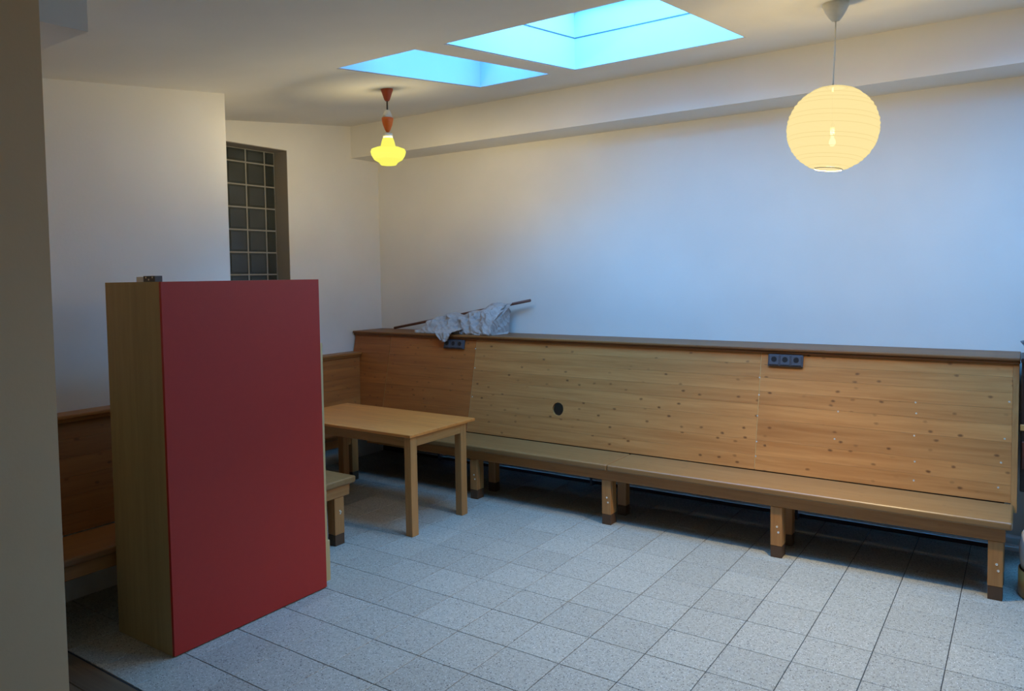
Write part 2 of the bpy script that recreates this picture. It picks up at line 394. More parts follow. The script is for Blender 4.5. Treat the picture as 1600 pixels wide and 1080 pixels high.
# ------------------------------------------------------------------ walls
HT = 3.75
box_obj_struct = lambda name, a, mat, label=None: struct(name, (lambda b: (bx(b, *a), b)[1])(bmesh.new()), mat, label)
def wall(name, a, mat='wall', label=None): return box_obj_struct(name, a, mat, label)
wall('wall_long', (XL - 0.3, XR + 0.2, YW, YW + 0.2, -0.08, HT), label='long white wall behind the wooden bench')
wall('wall_right', (XR, XR + 0.2, YR, YW, -0.08, HT))
wall('wall_rear', (-2.8, XR + 0.2, YR - 0.2, YR, -0.08, HT))
wall('wall_hall', (-2.8, -2.6, YR, -2.0, -0.08, HT))
wall('wall_left', (XL - 0.3, XN, -1.70, YJ, -0.08, HT), label='white wall section standing forward beside the alcove')
wall('wall_partition', (-2.8, 0.51, -2.0, -1.70, -0.08, HT), 'post', 'grey partition end at the left edge of the picture')
# alcove wall with the glass block opening
WY0, WY1, WZ0, WZ1 = 0.70, 1.615, 1.46, 2.985
bm = bmesh.new()
slab(bm, [YJ, WY0, WY1, YW], [-0.08, WZ0, WZ1, HT], [(WY0, WY1, WZ0, WZ1)], lambda u, v, t: (XL + t, u, v), 0.0, -0.30)
struct('wall_alcove', bm, 'wall', 'recessed white wall with a glass block window')
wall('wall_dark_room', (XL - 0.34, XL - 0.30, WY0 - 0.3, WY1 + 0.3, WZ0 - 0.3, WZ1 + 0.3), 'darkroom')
XG = XL - 0.17
bm = bmesh.new()                                             # grey plaster lining of the reveal
t = 0.006
for a in ((XG, XL - 0.001, WY0, WY0 + t, WZ0, WZ1), (XG, XL - 0.001, WY1 - t, WY1, WZ0, WZ1), (XG, XL - 0.001, WY0 + t, WY1 - t, WZ1 - t, WZ1), (XG, XL - 0.001, WY0 + t, WY1 - t, WZ0, WZ0 + t)):
    bx(bm, *a)
win = struct('window_4', bm, 'grey', 'glass block window in a grey reveal')
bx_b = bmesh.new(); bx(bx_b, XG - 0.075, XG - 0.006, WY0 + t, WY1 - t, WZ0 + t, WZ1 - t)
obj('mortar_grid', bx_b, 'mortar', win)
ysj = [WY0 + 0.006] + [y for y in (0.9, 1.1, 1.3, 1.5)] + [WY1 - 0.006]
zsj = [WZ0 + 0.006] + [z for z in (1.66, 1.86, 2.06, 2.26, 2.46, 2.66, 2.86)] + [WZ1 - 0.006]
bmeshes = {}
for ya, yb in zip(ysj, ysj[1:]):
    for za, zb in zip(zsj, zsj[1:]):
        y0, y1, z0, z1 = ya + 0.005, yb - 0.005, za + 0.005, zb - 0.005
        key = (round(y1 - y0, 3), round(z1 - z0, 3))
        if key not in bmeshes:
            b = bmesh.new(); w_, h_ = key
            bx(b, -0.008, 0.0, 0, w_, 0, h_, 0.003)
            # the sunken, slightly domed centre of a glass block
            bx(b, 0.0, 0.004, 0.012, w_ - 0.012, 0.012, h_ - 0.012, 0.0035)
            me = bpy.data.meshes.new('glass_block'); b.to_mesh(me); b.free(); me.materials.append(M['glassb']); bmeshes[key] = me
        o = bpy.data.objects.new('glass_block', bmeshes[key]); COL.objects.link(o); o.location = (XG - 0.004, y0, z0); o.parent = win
# beam under the ceiling along the long wall, stub of a beam by the partition
bm = bmesh.new()
hexa(bm, [(XL, YB, ZB), (XR, YB, ZB), (XR, YW, ZB), (XL, YW, ZB), (XL, YB, zceil(YB) + 0.02), (XR, YB, zceil(YB) + 0.02), (XR, YW, zceil(YW) + 0.02), (XL, YW, zceil(YW) + 0.02)])
struct('trim_1', bm, 'wall', 'white beam boxed in along the top of the long wall')
bm = bmesh.new()
hexa(bm, [(0.1, -1.70, 2.70), (0.51, -1.70, 2.70), (0.51, -1.54, 2.705), (0.1, -1.54, 2.705), (0.1, -1.70, zceil(-1.7) + 0.02), (0.51, -1.70, zceil(-1.7) + 0.02), (0.51, -1.54, zceil(-1.54) + 0.02), (0.1, -1.54, zceil(-1.54) + 0.02)])
struct('trim_2', bm, 'wall', 'short white ceiling box at the upper left corner')
bm = bmesh.new(); bx(bm, XL, 3.18, YW - 0.02, YW, 0, 0.42, 0.003)  # maroon boarding carried up towards the seat to paint in under-bench shade
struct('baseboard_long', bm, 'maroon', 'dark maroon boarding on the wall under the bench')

# ------------------------------------------------------------------ benches
SL = 0.2141
def back_y(z): return 2.222 + SL * (z - 0.45)
ZS = 0.45
# ---- long bench
org = (0.5, 2.05, 0)
lb = thing('wall_bench', org, 'long honey pine bench with tall plank back under the long white wall', 'bench', 'built-in pine benches')
# seat boards: joint at x = 0.81
for x0, x1 in ((-2.04, 0.809), (0.812, 3.235)):
    bm = bmesh.new(); bx(bm, x0, x1, 1.828, 2.228, 0.405, ZS, 0.012, 3); obj('seat', bm, 'seat', lb)
box_obj('apron', (-1.63, 3.205, 1.868, 1.892, 0.327, 0.405), 'wxa', lb, 0.004)
box_obj('apron', (-2.02, 3.205, 2.19, 2.212, 0.327, 0.405), 'wxa', lb, 0.004)
def leg(parent, x0, x1, y0, y1, zt=0.405, foot=0.075):
    l = box_obj('leg', (x0, x1, y0, y1, foot, zt), 'wz', parent, 0.004)
    box_obj('foot', (x0 + 0.001, x1 - 0.001, y0 + 0.001, y1 - 0.001, 0.0, foot), 'foot', l, 0.003, 'dark scuffed foot')
    return l
dab = bmesh.new(); lathe(dab, [(0, 0.0012), (0.005, 0.001), (0.0065, 0.0)], n=8)
dme = bpy.data.meshes.new('screw_cap'); dab.to_mesh(dme); dab.free(); dme.materials.append(M['paintdab'])
def put_dab(parent, loc, rot, s=1.0):
    o = bpy.data.objects.new('screw_cap', dme); COL.objects.link(o)
    o.location = Vector(loc) - Vector(parent['_w']); o.rotation_euler = rot; o.scale = (s, s, s); o.parent = parent
for xr in (-0.385, 0.822, 2.025, 3.196):
    l = leg(lb, xr - 0.072, xr, 1.893, 1.963)
    bm = bmesh.new(); bx(bm, xr - 0.072, xr, 1.869, 1.8925, 0.075, 0.3265, 0.003)
    f = obj('leg_face', bm, 'wz', l)
    bm = bmesh.new(); bx(bm, xr - 0.071, xr - 0.001, 1.870, 1.8925, 0, 0.0745, 0.002); obj('foot_face', bm, 'foot', l)
    for dx, z in ((0.03, 0.20), (0.022, 0.165)): put_dab(lb, (xr - dx, 1.868, z), (math.pi / 2, 0, 0), 1.1)
    leg(lb, xr - 0.072, xr, 2.12, 2.188)
# plank back: four panels of glued planks
PX = [-2.285, -1.795, -0.757, 1.746, 3.222]
ZR = [0.455, 0.553, 0.652, 0.795, 0.893, 0.985, 1.078, 1.17, 1.250]
TH = 0.022
HOLE = (0.139, 0.723, 0.052)
for a, bb in zip(PX, PX[1:]):
    x0, x1 = a + 0.0022, bb - 0.0022
    for z0, z1 in zip(ZR, ZR[1:]):
        q0, q1 = z0 + 0.0004, z1 - 0.0004
        bm = bmesh.new()
        if a < HOLE[0] < bb and z0 < HOLE[1] < z1:
            n = 32; ring = []
            for t in range(n):
                an = 2 * math.pi * t / n; c, s = math.cos(an), math.sin(an)
                ring.append((HOLE[0] + HOLE[2] * c, HOLE[1] + HOLE[2] * s))
            sq = 0.07
            def outer(c, s): 
                k_ = min((sq / abs(c)) if abs(c) > 1e-6 else 9, (min(q1 - HOLE[1], HOLE[1] - q0) / abs(s)) if abs(s) > 1e-6 else 9)
                return HOLE[0] + k_ * c, HOLE[1] + k_ * s
            hz0, hz1 = HOLE[1] - min(q1 - HOLE[1], HOLE[1] - q0), HOLE[1] + min(q1 - HOLE[1], HOLE[1] - q0)
            loops = {}
            for side, off in (('f', 0.0), ('b', TH)):
                inn = [bm.verts.new((x, back_y(z) + off, z)) for x, z in ring]
                out = [bm.verts.new((x, back_y(z) + off, z)) for x, z in (outer(math.cos(2 * math.pi * t / n), math.sin(2 * math.pi * t / n)) for t in range(n))]
                for t in range(n):
                    bm.faces.new((inn[t], inn[(t + 1) % n], out[(t + 1) % n], out[t]))
                loops[side] = (inn, out)
            for t in range(n):
                bm.faces.new((loops['f'][0][t], loops['f'][0][(t + 1) % n], loops['b'][0][(t + 1) % n], loops['b'][0][t]))
            def piece(xa, xb, za, zb):
                hexa(bm, [(xa, back_y(za), za), (xb, back_y(za), za), (xb, back_y(za) + TH, za), (xa, back_y(za) + TH, za), (xa, back_y(zb), zb), (xb, back_y(zb), zb), (xb, back_y(zb) + TH, zb), (xa, back_y(zb) + TH, zb)])
            # corners between the octagon-like outer ring and the rectangle are filled by the square ring itself
            piece(x0, HOLE[0] - sq, q0, q1); piece(HOLE[0] + sq, x1, q0, q1)
            if hz0 - q0 > 1e-4: piece(HOLE[0] - sq, HOLE[0] + sq, q0, hz0)
            if q1 - hz1 > 1e-4: piece(HOLE[0] - sq, HOLE[0] + sq, hz1, q1)
            # corner triangles of the square
            for side, off in (('f', 0.0), ('b', TH)):
                out = loops[side][1]
                for cx, cz in ((1, 1), (-1, 1), (-1, -1), (1, -1)):
                    P = (HOLE[0] + cx * sq, HOLE[1] + cz * (hz1 - HOLE[1]))
                    best = min(range(n), key=lambda t: abs(math.atan2(math.sin(2 * math.pi * (t + .5) / n - math.atan2(P[1] - HOLE[1], P[0] - HOLE[0])), math.cos(2 * math.pi * (t + .5) / n - math.atan2(P[1] - HOLE[1], P[0] - HOLE[0])))))
                    pv = bm.verts.new((P[0], back_y(P[1]) + off, P[1]))
                    bm.faces.new((out[best], out[(best + 1) % n], pv))
        else:
            hexa(bm, [(x0, back_y(q0), q0), (x1, back_y(q0), q0), (x1, back_y(q0) + TH, q0), (x0, back_y(q0) + TH, q0), (x0, back_y(q1), q1), (x1, back_y(q1), q1), (x1, back_y(q1) + TH, q1), (x0, back_y(q1) + TH, q1)])
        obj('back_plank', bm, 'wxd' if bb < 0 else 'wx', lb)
for x in PX[1:4]:                                            # pale filled joints between the panels
    bm = bmesh.new(); z0, z1 = 0.46, 1.249
    hexa(bm, [(x - 0.002, back_y(z0) + 0.002, z0), (x + 0.002, back_y(z0) + 0.002, z0), (x + 0.002, back_y(z0) + TH, z0), (x - 0.002, back_y(z0) + TH, z0), (x - 0.002, back_y(z1) + 0.002, z1), (x + 0.002, back_y(z1) + 0.002, z1), (x + 0.002, back_y(z1) + TH, z1), (x - 0.002, back_y(z1) + TH, z1)])
    obj('panel_joint', bm, 'stripw', lb, label='pale joint between plank panels')
bm = bmesh.new(); z0, z1 = 0.405, 1.267; x0, x1 = 3.2205, 3.25  # end post of the back, with the side board down to the seat
hexa(bm, [(x0, back_y(z0) - 0.004, z0), (x1, back_y(z0) - 0.004, z0), (x1, 2.46, z0), (x0, 2.46, z0), (x0, back_y(z1) - 0.004, z1), (x1, back_y(z1) - 0.004, z1), (x1, 2.46, z1), (x0, 2.46, z1)])
obj('end_board', bm, 'wz', lb)
bm = bmesh.new(); bx(bm, -2.29, 3.256, 2.356, YW - 0.002, 1.268, 1.288, 0.006, 2); obj('cap_shelf', bm, 'rail', lb)
bm = bmesh.new(); bx(bm, -2.29, 3.254, 2.372, 2.40, 1.250, 1.268, 0.004, 2); obj('cap_moulding', bm, 'rail', lb)
for x, z in ((1.744,1.076),(1.747,0.958),(1.745,0.815),(1.750,0.642),(1.751,0.544),(2.715,0.984),(2.721,0.918),(2.714,0.782),(2.722,0.627),(2.720,0.514),(3.204,1.027),(3.185,0.813),(3.169,0.676),(3.158,0.534),(2.266,0.890),(2.253,0.713),(-0.763,1.171),(-0.747,1.004),(-0.740,0.755)):
    put_dab(lb, (x, back_y(z) - 0.0003, z), (math.pi / 2 - math.atan(SL), 0, 0), 0.9)

# ---- benches along the left: seat and back facing +x
def side_bench(name, label, xback, xfront, y0, y1, xwall, ycap1, legs, slant_end=False, wm='wyd', sm='seaty'):
    b = thing(name, ((xback + xfront) / 2, (y0 + y1) / 2, 0), label, 'bench', 'built-in pine benches')
    bm = bmesh.new(); bx(bm, xback - 0.006, xfront, y0, y1, 0.405, ZS, 0.012, 3); obj('seat', bm, sm, b)
    box_obj('apron', (xfront - 0.064, xfront - 0.04, y0 + 0.03, y1 - 0.03, 0.327, 0.405), 'wya', b, 0.004)
    def back_x(z): return xback - SL * (z - 0.45)
    zr = [0.455, 0.553, 0.652, 0.75, 0.85, 0.95, 1.04]
    for z0, z1 in zip(zr, zr[1:]):
        q0, q1 = z0 + 0.0004, z1 - 0.0004
        e0, e1 = (back_y(q0) - 0.004, back_y(q1) - 0.004) if slant_end else (ycap1 - 0.01, ycap1 - 0.01)
        bm = bmesh.new()
        hexa(bm, [(back_x(q0) - TH, y0, q0), (back_x(q0), y0, q0), (back_x(q0), e0, q0), (back_x(q0) - TH, e0, q0), (back_x(q1) - TH, y0, q1), (back_x(q1), y0, q1), (back_x(q1), e1, q1), (back_x(q1) - TH, e1, q1)])
        obj('back_plank', bm, wm, b)
    xc = back_x(1.04) + 0.034
    bm = bmesh.new(); bx(bm, xwall + 0.002, xc, y0, ycap1, 1.062, 1.085, 0.006, 2); obj('cap_shelf', bm, 'raily', b)
    bm = bmesh.new(); bx(bm, back_x(1.04) - 0.01, xc - 0.014, y0, ycap1, 1.042, 1.062, 0.004, 2); obj('cap_moulding', bm, 'raily', b)
    for ly in legs: leg(b, xfront - 0.136, xfront - 0.066, ly, ly + 0.07)
    return b
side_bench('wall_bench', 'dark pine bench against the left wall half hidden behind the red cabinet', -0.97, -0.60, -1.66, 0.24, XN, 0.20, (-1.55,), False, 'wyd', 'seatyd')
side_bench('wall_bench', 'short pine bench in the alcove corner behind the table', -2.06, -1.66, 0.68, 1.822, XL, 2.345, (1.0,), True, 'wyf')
cb = [o for o in COL.objects if o.name.startswith('wall_bench')][-1]
leg(cb, -1.758, -1.684, 1.74, 1.815)
# ---- bench with its end showing beside the red cabinet, facing the long wall
eb = thing('wall_bench', (-1.3, 0.47, 0), 'pine bench end sticking out just right of the red cabinet', 'bench', 'built-in pine benches')
bm = bmesh.new(); bx(bm, -2.29, -0.535, 0.25, 0.685, 0.405, ZS, 0.010, 3); obj('seat', bm, 'seat', eb)
box_obj('apron', (-2.2, -0.575, 0.605, 0.640, 0.327, 0.405), 'wxa', eb, 0.004)
box_obj('apron', (-0.575, -0.552, 0.28, 0.640, 0.327, 0.405), 'wya', eb, 0.004)
leg(eb, -0.63, -0.5755, 0.503, 0.588); leg(eb, -0.63, -0.5755, 0.29, 0.36)
for y0, y1 in ((0.503, 0.588), (0.29, 0.36)):
    l = box_obj('leg', (-0.575, -0.555, y0, y1, 0.075, 0.3265), 'wz', eb, 0.002); box_obj('foot', (-0.575, -0.556, y0 + 0.001, y1 - 0.001, 0.0, 0.0745), 'foot', l, 0.002)
leg(eb, -1.62, -1.55, 0.503, 0.572)
for y, z in ((0.55, 0.235), (0.558, 0.225), (0.553, 0.215)): put_dab(eb, (-0.5548, y, z), (0, math.pi / 2, 0), 1.0)

# ------------------------------------------------------------------ table
ZT = 0.722
tb = thing('dining_table', (-0.93, 1.28, 0), 'small honey wood table standing in the alcove between the benches', 'table')
bm = bmesh.new(); bx(bm, -1.63, -0.222, 0.90, 1.645, ZT - 0.022, ZT, 0.004, 2); obj('tabletop', bm, 'tabx', tb)
LW = 0.062
lx = (-1.575, -0.232 - LW); ly = (0.915, 1.475)
for x in lx:
    for y in ly:
        bm = bmesh.new(); bx(bm, x, x + LW, y, y + LW + 0.006, 0, ZT - 0.022, 0.003); obj('leg', bm, 'wz', tb)
for y in (ly[0] + 0.012, ly[1] + LW - 0.022 + 0.004):
    box_obj('apron', (lx[0] + LW, lx[1], y, y + 0.02, 0.632, ZT - 0.022), 'wxa', tb, 0.002)
for x in (lx[0] + 0.012, lx[1] + LW - 0.022):
    box_obj('apron', (x, x + 0.02, ly[0] + LW + 0.006, ly[1], 0.632, ZT - 0.022), 'wya', tb, 0.002)

# ------------------------------------------------------------------ red cabinet
cx0, cx1, cy0, cy1, cz = -0.584, -0.083, -0.955, 0.008, 1.811
rc = thing('cabinet', ((cx0 + cx1) / 2, (cy0 + cy1) / 2, 0), 'tall cabinet with red front and plain plywood side standing on the tiles', 'cabinet')
box_obj('side_panel', (cx0, cx1 - 0.0125, cy0, cy0 + 0.019, 0.0, cz), 'olive', rc, 0.0015)
box_obj('side_panel', (cx0, cx1 - 0.0125, cy1 - 0.019, cy1, 0.0, cz), 'olive', rc, 0.0015)
box_obj('top_panel', (cx0, cx1 - 0.0125, cy0 + 0.0195, cy1 - 0.0195, cz - 0.019, cz), 'olive', rc, 0.0015)
box_obj('back_panel', (cx0, cx0 + 0.01, cy0 + 0.0195, cy1 - 0.0195, 0.0, cz - 0.0195), 'olive', rc)
bm = bmesh.new()
hexa(bm, [(cx1 - 0.0120, cy0, 0.006), (-0.078, cy0, 0.006), (-0.088, cy1, 0.006), (cx1 - 0.0120, cy1, 0.006), (cx1 - 0.0120, cy0, cz), (-0.078, cy0, cz), (-0.088, cy1, cz), (cx1 - 0.0120, cy1, cz)])
obj('front_panel', bm, 'red', rc, label='matt red front panel')
box_obj('plinth', (cx0 + 0.011, cx1 - 0.03, cy0 + 0.0195, cy1 - 0.0195, 0.0, 0.06), 'olive', rc)
box_obj('edge_board', (cx0 + 0.05, -0.100, cy1 + 0.0005, cy1 + 0.026, 0.03, 1.44), 'stripw', rc, 0.001, 'pale bare wood board on the far side')
box_obj('edge_block', (-0.30, -0.102, cy1 + 0.0265, cy1 + 0.044, 0.03, 0.27), 'stripw', rc, 0.001)
box_obj('back_block', (cx0 - 0.012, cx0 - 0.0005, cy0 + 0.01, cy0 + 0.2, 0.0, 0.185), 'olive', rc, 0.001)
# hinge plate lying on the cabinet
hp = thing('hinge_plate', (-0.36, -0.82, cz), 'small perforated steel hinge plate lying on top of the red cabinet', 'hinge')
box_obj('leaf', (-0.46, -0.395, -0.86, -0.78, cz, cz + 0.026), 'white', hp, 0.001)
box_obj('leaf', (-0.394, -0.29, -0.86, -0.82, cz, cz + 0.030), 'sock', hp, 0.001)
for x, z in ((-0.37, 0.022), (-0.345, 0.011), (-0.312, 0.022)):
    b = bmesh.new(); tube(b, [(x, -0.861, cz + z), (x, -0.8601, cz + z)], 0.005, 8); obj('screw_hole', b, 'cream', hp)

# ------------------------------------------------------------------ sockets on the bench back
def sockets(xc, label):
    zc = 1.2; yf = back_y(zc)
    t = thing('wall_socket', (xc, yf, zc), label, 'socket', 'triple sockets on the bench back')
    A = math.atan(SL)
    def place(o):
        o.rotation_euler = (-A, 0, 0)
    def lbox(name, x0, x1, d0, d1, h0, h1, mat, bev, par=None):
        bm = bmesh.new(); bx(bm, x0, x1, -d1, -d0, h0, h1, bev)
        me = bpy.data.meshes.new(name); bm.to_mesh(me); bm.free(); me.materials.append(M[mat])
        o = bpy.data.objects.new(name, me); COL.objects.link(o); o.parent = par or t
        return o
    t.rotation_euler = (-A, 0, 0)
    lbox('housing', -0.116, 0.116, 0.001, 0.022, -0.042, 0.042, 'sock', 0.004)
    for k_ in (-1, 0, 1):
        p = lbox('socket_insert', k_ * 0.074 - 0.033, k_ * 0.074 + 0.033, 0.022, 0.030, -0.034, 0.034, 'sock', 0.003)
        b = bmesh.new(); tube(b, [(k_ * 0.074, -0.0306, 0.004), (k_ * 0.074, -0.0301, 0.004)], 0.019, 16)
        me = bpy.data.meshes.new('socket_opening'); b.to_mesh(me); b.free(); me.materials.append(M['sockd'])
        o = bpy.data.objects.new('socket_opening', me); COL.objects.link(o); o.parent = p
sockets(1.916, 'dark grey triple socket near the middle joint of the long bench back')
sockets(-1.0, 'dark grey triple socket under the draped grey cloth')

# ------------------------------------------------------------------ stick and cloth on the ledge
A0, A1 = Vector((-2.01, 2.665, 1.304)), Vector((-0.385, 2.70, 1.592))
bm = bmesh.new(); tube(bm, [A0, A0.lerp(A1, .33), A0.lerp(A1, .66), A1], 0.013, 10)
st = obj('wooden_stick', bm, 'stick', None, tuple(A0)); tag(st, 'thin brown wooden stick leaning across the ledge of the bench back', 'stick')
def stick_at(x): return A0.lerp(A1, (x - A0.x) / (A1.x - A0.x))
cl = thing('cloth', (-1.0, 2.5, 1.288), 'crumpled pale grey cloth draped over the stick on the bench ledge', 'cloth')
bm = bmesh.new(); NS, NA = 90, 48; rows = []
rnd = random.Random(3)
for i in range(NS + 1):
    s = i / NS; x = -1.50 + s * 0.88
    top = stick_at(x)
    tz = max(top.z + 0.014 + 0.018 * math.sin(9 * s), 1.372) + 0.012 * math.sin(23 * s + 1)
    if s < 0.12: tz = 1.288 + (tz - 1.288) * (0.45 + 0.55 * s / 0.12)
    yf = 2.41 - 0.03 * math.sin(7 * s + .5); row = []
    for j in range(NA):
        u = j / NA
        # closed outline: up the front, over the stick, down the back
        if u < 0.55:
            t = u / 0.55; y = yf + (top.y - yf) * t ** 1.25; z = 1.2895 + (tz - 1.2895) * math.sin(t * math.pi / 2) ** 0.9
            fold = math.sin(34 * s + 5.5 * t + 2.0 * math.sin(5 * t + 8 * s)) + 0.6 * math.sin(71 * s - 7 * t + 1.3) + 0.4 * math.sin(13 * t + 17 * s)
            a = 0.024 * math.sin(math.pi * min(1, t * 1.15)) * fold
            y -= a * 0.8; z += a * 0.55
        else:
            t = (u - 0.55) / 0.45; y = top.y + 0.02 * math.sin(math.pi * min(t * 2, 1)) - max(0, t - .75) * 4 * (top.y - yf - 0.01) * 1.0
            z = 1.2895 + (tz - 1.2895) * (1 - min(1, t / 0.75)) ** 0.8
        row.append(bm.verts.new((x + 0.10 * (1 - s) * (z - 1.36) + 0.012 * math.sin(8 * u * 6.28), min(y, YW - 0.02), max(z, 1.2892))))
    rows.append(row)
for a, b2 in zip(rows, rows[1:]):
    for j in range(NA):
        f = bm.faces.new((a[j], a[(j + 1) % NA], b2[(j + 1) % NA], b2[j])); f.smooth = True
bm.faces.new(rows[0]); bm.faces.new(rows[-1])
obj('draped_bundle', bm, 'cloth', cl)
bm = bmesh.new(); NU, NV = 14, 12; g = []                    # flat flap hanging from the stick at the right end
for i in range(NU + 1):
    r_ = []
    for j in range(NV + 1):
        u, v_ = i / NU, j / NV
        x = -0.80 + 0.235 * u - 0.12 * v_ * u
        tp = stick_at(-0.80 + 0.235 * u)
        y = tp.y - 0.016 - 0.27 * v_ ** 1.1 - 0.006 * math.sin(9 * u + 3 * v_); z = tp.z + 0.012 + (1.291 - tp.z - 0.012) * v_
        r_.append((x, y, z))
    g.append(r_)
for off in (0.0, 0.004):
    vv = [[bm.verts.new((x, y - off, z)) for (x, y, z) in r_] for r_ in g]
    for i in range(NU):
        for j in range(NV): f = bm.faces.new((vv[i][j], vv[i + 1][j], vv[i + 1][j + 1], vv[i][j + 1])); f.smooth = True
obj('flap', bm, 'cloth', cl, fix=False)
bm = bmesh.new(); NU, NV = 18, 20; vv = []                   # corner of cloth hanging over the front of the ledge
for off in (0.0, 0.010):
    vv = []
    for i in range(NU + 1):
        r_ = []
        for j in range(NV + 1):
            u, v_ = i / NU * 2 - 1, j / NV
            wv = 0.135 * (1 - 0.62 * v_ ** 1.6)
            x = -1.10 + wv * u + 0.02 * v_
            if v_ < 0.55: y = 2.47 - (2.47 - 2.337) * v_ / 0.55; z = 1.330 - 0.025 * v_ / 0.55
            else: y = 2.337 - 0.010 * math.sin((v_ - .55) / .45 * math.pi / 2); z = 1.305 - (v_ - 0.55) / 0.45 * 0.085 * (1 - 0.35 * u * u)
            fo = 0.009 * math.sin(6.5 * u + 2 * v_) + 0.005 * math.sin(13 * u + 1)
            r_.append(bm.verts.new((x, y - off - fo * 0.8, max(z - off * 0.2 + abs(fo) * 0.6 + 0.002, 1.20))))
        vv.append(r_)
    for i in range(NU):
        for j in range(NV): f = bm.faces.new((vv[i][j], vv[i + 1][j], vv[i + 1][j + 1], vv[i][j + 1])); f.smooth = True
obj('hanging_corner', bm, 'cloth', cl, fix=False)

# ------------------------------------------------------------------ lamps
# paper lantern
LX, LY = 2.45, 1.255; LZ = zceil(LY)
pl = thing('pendant_lamp', (LX, LY, LZ), 'round glowing paper lantern hanging from a cream ceiling rose', 'lamp', 'pendant lamps')
bm = bmesh.new(); lathe(bm, [(0, 0.006), (0.064, 0.006), (0.064, -0.012), (0.052, -0.04), (0.034, -0.07), (0.018, -0.09), (0.0, -0.092)], (LX, LY, LZ - 0.004), 32); obj('ceiling_rose', bm, 'cream', pl)
SCN = Vector((LX - 0.012, LY - 0.008, 2.548)); R = 0.222
bm = bmesh.new(); tube(bm, [(LX, LY, LZ - 0.09), (LX - 0.004, LY - 0.003, LZ - 0.25), (SCN.x, SCN.y, SCN.z + 0.19)], 0.0042, 8); obj('cord', bm, 'cream', pl)
prof = []; NR = 22
a0, a1 = math.radians(14), math.radians(162)
for i in range(NR * 4 + 1):
    th = a0 + (a1 - a0) * i / (NR * 4)
    rr = R * (1 - 0.010 * abs(math.sin(math.pi * i / 4)))
    prof.append((rr * math.sin(th) * 1.01, rr * math.cos(th) * 0.985))
bm = bmesh.new(); lathe(bm, prof, (0, 0, 0), 56)
bmesh.ops.rotate(bm, verts=bm.verts[:], cent=(0, 0, 0), matrix=Matrix.Rotation(math.radians(6), 3, CF))
bmesh.ops.translate(bm, verts=bm.verts[:], vec=SCN)
sh = obj('lamp_shade', bm, 'paper', pl, fix=False)
dn = Matrix.Rotation(math.radians(6), 3, CF) @ Vector((0, 0, -1)); ctr = SCN + dn * R * 0.985 * abs(math.cos(a1))
bm = bmesh.new(); ex = dn.orthogonal().normalized(); ey = dn.cross(ex); rw = R * math.sin(a1) * 1.01
tube(bm, [ctr + rw * (math.cos(t * math.pi / 16) * ex + math.sin(t * math.pi / 16) * ey) for t in range(33)], 0.0022, 6)
obj('wire_ring', bm, 'cord', sh)
tc = SCN - dn * R * 0.985 * math.cos(a0); rt = R * math.sin(a0) * 1.01
bm = bmesh.new(); lathe(bm, [(0.0, 0.004), (rt * 0.5, 0.003), (rt, 0.0), (rt * 0.5, -0.003), (0.0, -0.004)], (0, 0, 0), 28)  # added disc over the top opening, keeps bulb light off the rose
bmesh.ops.rotate(bm, verts=bm.verts[:], cent=(0, 0, 0), matrix=Matrix.Rotation(math.radians(6), 3, CF)); bmesh.ops.translate(bm, verts=bm.verts[:], vec=tc)
obj('top_cap', bm, 'sock', sh)
bm = bmesh.new(); RM = Matrix.Rotation(math.radians(6), 3, CF)
for q in range(1, 15):                                        # bamboo hoops of the paper shade
    th = a0 + (a1 - a0) * (q + 0.25 * math.sin(q * 2.3)) / 15
    rr, zz_ = (R + 0.0006) * math.sin(th) * 1.01, (R + 0.0006) * math.cos(th) * 0.985
    tube(bm, [SCN + RM @ Vector((rr * math.cos(t * math.pi / 24), rr * math.sin(t * math.pi / 24), zz_)) for t in range(49)], 0.0011, 5)
obj('hoops', bm, 'hoop', sh)
bm = bmesh.new(); lathe(bm, [(0, -0.055), (0.010, -0.052), (0.017, -0.038), (0.015, -0.024), (0.008, -0.01), (0.008, 0.0), (0, 0.0)], (SCN.x, SCN.y, SCN.z - 0.035), 20); obj('bulb', bm, 'bulb', pl)
def bulb_light(name, parent, loc, col, watts, rad):
    L = bpy.data.lights.new(name, 'POINT'); L.color = col; L.energy = watts; L.shadow_soft_size = rad
    o = bpy.data.objects.new(name, L); COL.objects.link(o); o.parent = parent; o.location = Vector(loc) - parent.location
bulb_light('bulb_light', pl, SCN - Vector((0, 0, 0.13)), LANTERN_COL, LANTERN_W, 0.03)
bm = bmesh.new(); lathe(bm, [(0, 0.0), (0.010, 0.0), (0.011, 0.05), (0.002, 0.07), (0.002, 0.245), (0, 0.245)], (SCN.x, SCN.y, SCN.z - 0.0345), 16); obj('bulb_holder', bm, 'cream', pl)
# retro lamp with orange counterweight
GX, GY = -0.545, 1.09; GZ = zceil(GY)
def zz(y): return GZ - (y - 140) / 219.0
rl = thing('pendant_lamp', (GX, GY, GZ), 'small glowing yellow glass pendant lamp with orange cone above the table', 'lamp', 'pendant lamps')
def lz(name, pr, mat, n=28, par=None):
    # every piece keeps the pivot of the lamp
    bm = bmesh.new(); lathe(bm, [(r, zz(y)) for r, y in pr], (GX, GY, 0), n); return obj(name, bm, mat, par or rl)
lz('ceiling_rose', [(0, 138.5), (0.044, 138.5), (0.043, 142), (0.020, 157), (0.012, 159), (0, 159)], 'rust')
lz('cord', [(0, 158), (0.006, 158), (0.006, 174), (0, 174)], 'cord', 10)
lz('upper_cone', [(0, 173), (0.017, 173), (0.027, 178), (0.039, 185), (0, 185)], 'cream')
lz('lower_cone', [(0, 185.2), (0.042, 185.2), (0.042, 188), (0.034, 196), (0.020, 204), (0.010, 207.5), (0, 207.5)], 'orange')
lz('stem', [(0, 207), (0.007, 207), (0.007, 210), (0, 210)], 'cord', 10)
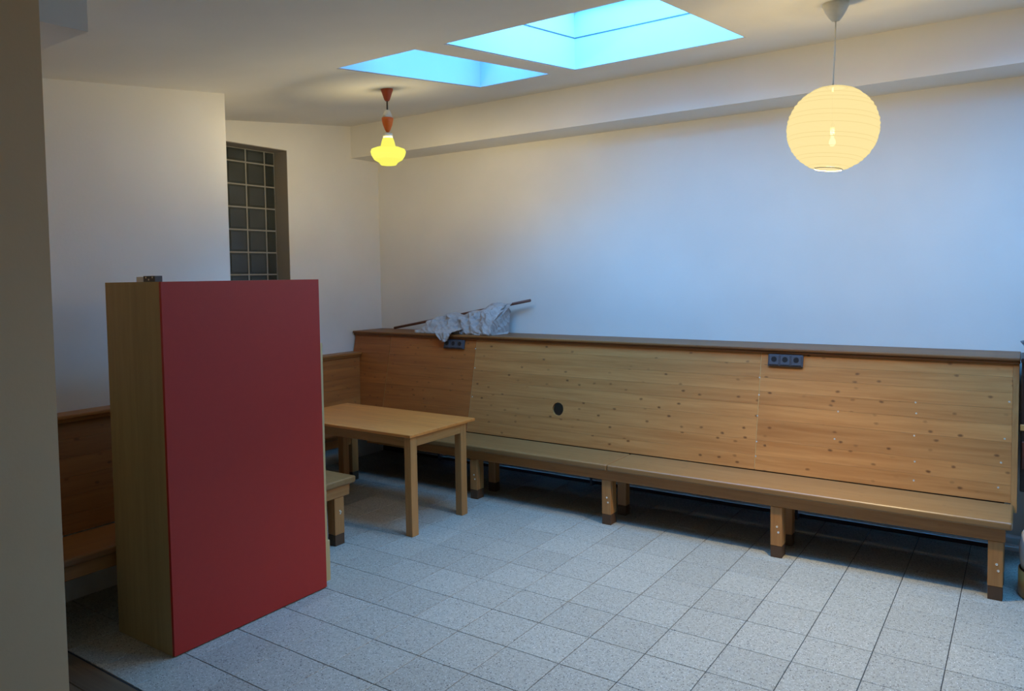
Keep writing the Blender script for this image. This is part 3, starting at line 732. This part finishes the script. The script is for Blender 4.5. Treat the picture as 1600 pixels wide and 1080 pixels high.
lz('collar', [(0, 209), (0.032, 209), (0.035, 211), (0.034, 216.4), (0, 216.4)], 'cream')
sh2 = lz('lamp_shade', [(0.120, 234.5), (0.127, 238.5), (0.120, 244), (0.102, 250.5)], 'opal', 36)
lz('shade_neck', [(0.0, 216.6), (0.032, 216.6), (0.038, 217), (0.046, 222), (0.055, 230.5), (0.085, 231.5), (0.120, 234.5)], 'opaln', 36, sh2)
lz('shade_bowl', [(0.102, 250.5), (0.068, 255), (0.062, 257), (0.055, 258.8), (0.0, 259)], 'opalb', 36, sh2)

bulb_light('bulb_light', rl, (GX, GY, zz(243)), PENDANT_COL, PENDANT_W, 0.03)

# ------------------------------------------------------------------ things at the right edge
vs_ = thing('floor_vase', (3.425, 2.05, 0), 'white rounded vase with a brass base beside the bench end', 'vase')
bm = bmesh.new(); lathe(bm, [(0, 0.155), (0.150, 0.155), (0.158, 0.20), (0.160, 0.27), (0.150, 0.34), (0.125, 0.39), (0.085, 0.42), (0.075, 0.44), (0, 0.44)], (3.425, 2.05, 0), 40); obj('body', bm, 'white', vs_)
bm = bmesh.new(); lathe(bm, [(0, 0.0), (0.155, 0.0), (0.163, 0.01), (0.163, 0.15), (0, 0.15)], (3.425, 2.05, 0), 40); obj('base', bm, 'gold', vs_)
bm = bmesh.new(); lathe(bm, [(0, 0.15), (0.158, 0.15), (0.158, 0.155), (0, 0.155)], (3.425, 2.05, 0), 40); obj('band', bm, 'sockd', vs_)
dc = thing('sideboard', (3.7, 2.5, 0), 'dark wooden sideboard with brass strip just past the right bench end', 'sideboard')
box_obj('body', (3.262, 4.2, 2.34, 2.68, 0.50, 1.262), 'darkwood', dc, 0.004)
box_obj('top', (3.258, 4.22, 2.32, 2.69, 1.263, 1.29), 'darkwood', dc, 0.004)
box_obj('brass_strip', (3.259, 4.2, 2.325, 2.3395, 0.865, 0.90), 'gold', dc, 0.002)
box_obj('drawer_front', (3.268, 4.19, 2.322, 2.3395, 0.64, 0.80), 'redwood', dc, 0.003)
for x in (3.45, 4.12):
    for y in (2.36, 2.62): box_obj('leg', (x, x + 0.05, y, y + 0.05, 0, 0.50), 'darkwood', dc, 0.003)
bm = bmesh.new(); lathe(bm, [(0, 0), (0.06, 0), (0.065, 0.01), (0.11, 0.05), (0.135, 0.085), (0.128, 0.085), (0.1, 0.05), (0, 0.02)], (3.385, 2.5, 1.29), 32)
bw = obj('bowl', bm, 'sock', None, (3.385, 2.5, 1.29)); tag(bw, 'dark grey bowl on the dark sideboard at the right edge', 'bowl')
hpipe = thing('heating_pipe', (0.5, 2.70, 0), 'pair of thin heating pipes running low along the wall under the long bench', 'pipe')
for z in (0.055, 0.115):
    bm = bmesh.new(); tube(bm, [(-1.9, 2.715, z), (3.9, 2.715, z)], 0.011, 10); obj('pipe', bm, 'white', hpipe)
for x in (-1.5, 0.2, 1.9, 3.6): box_obj('pipe_clip', (x, x + 0.02, 2.70, 2.7595, 0.0, 0.135), 'sock', hpipe)

for o in COL.objects:
    if '_w' in o: del o['_w']
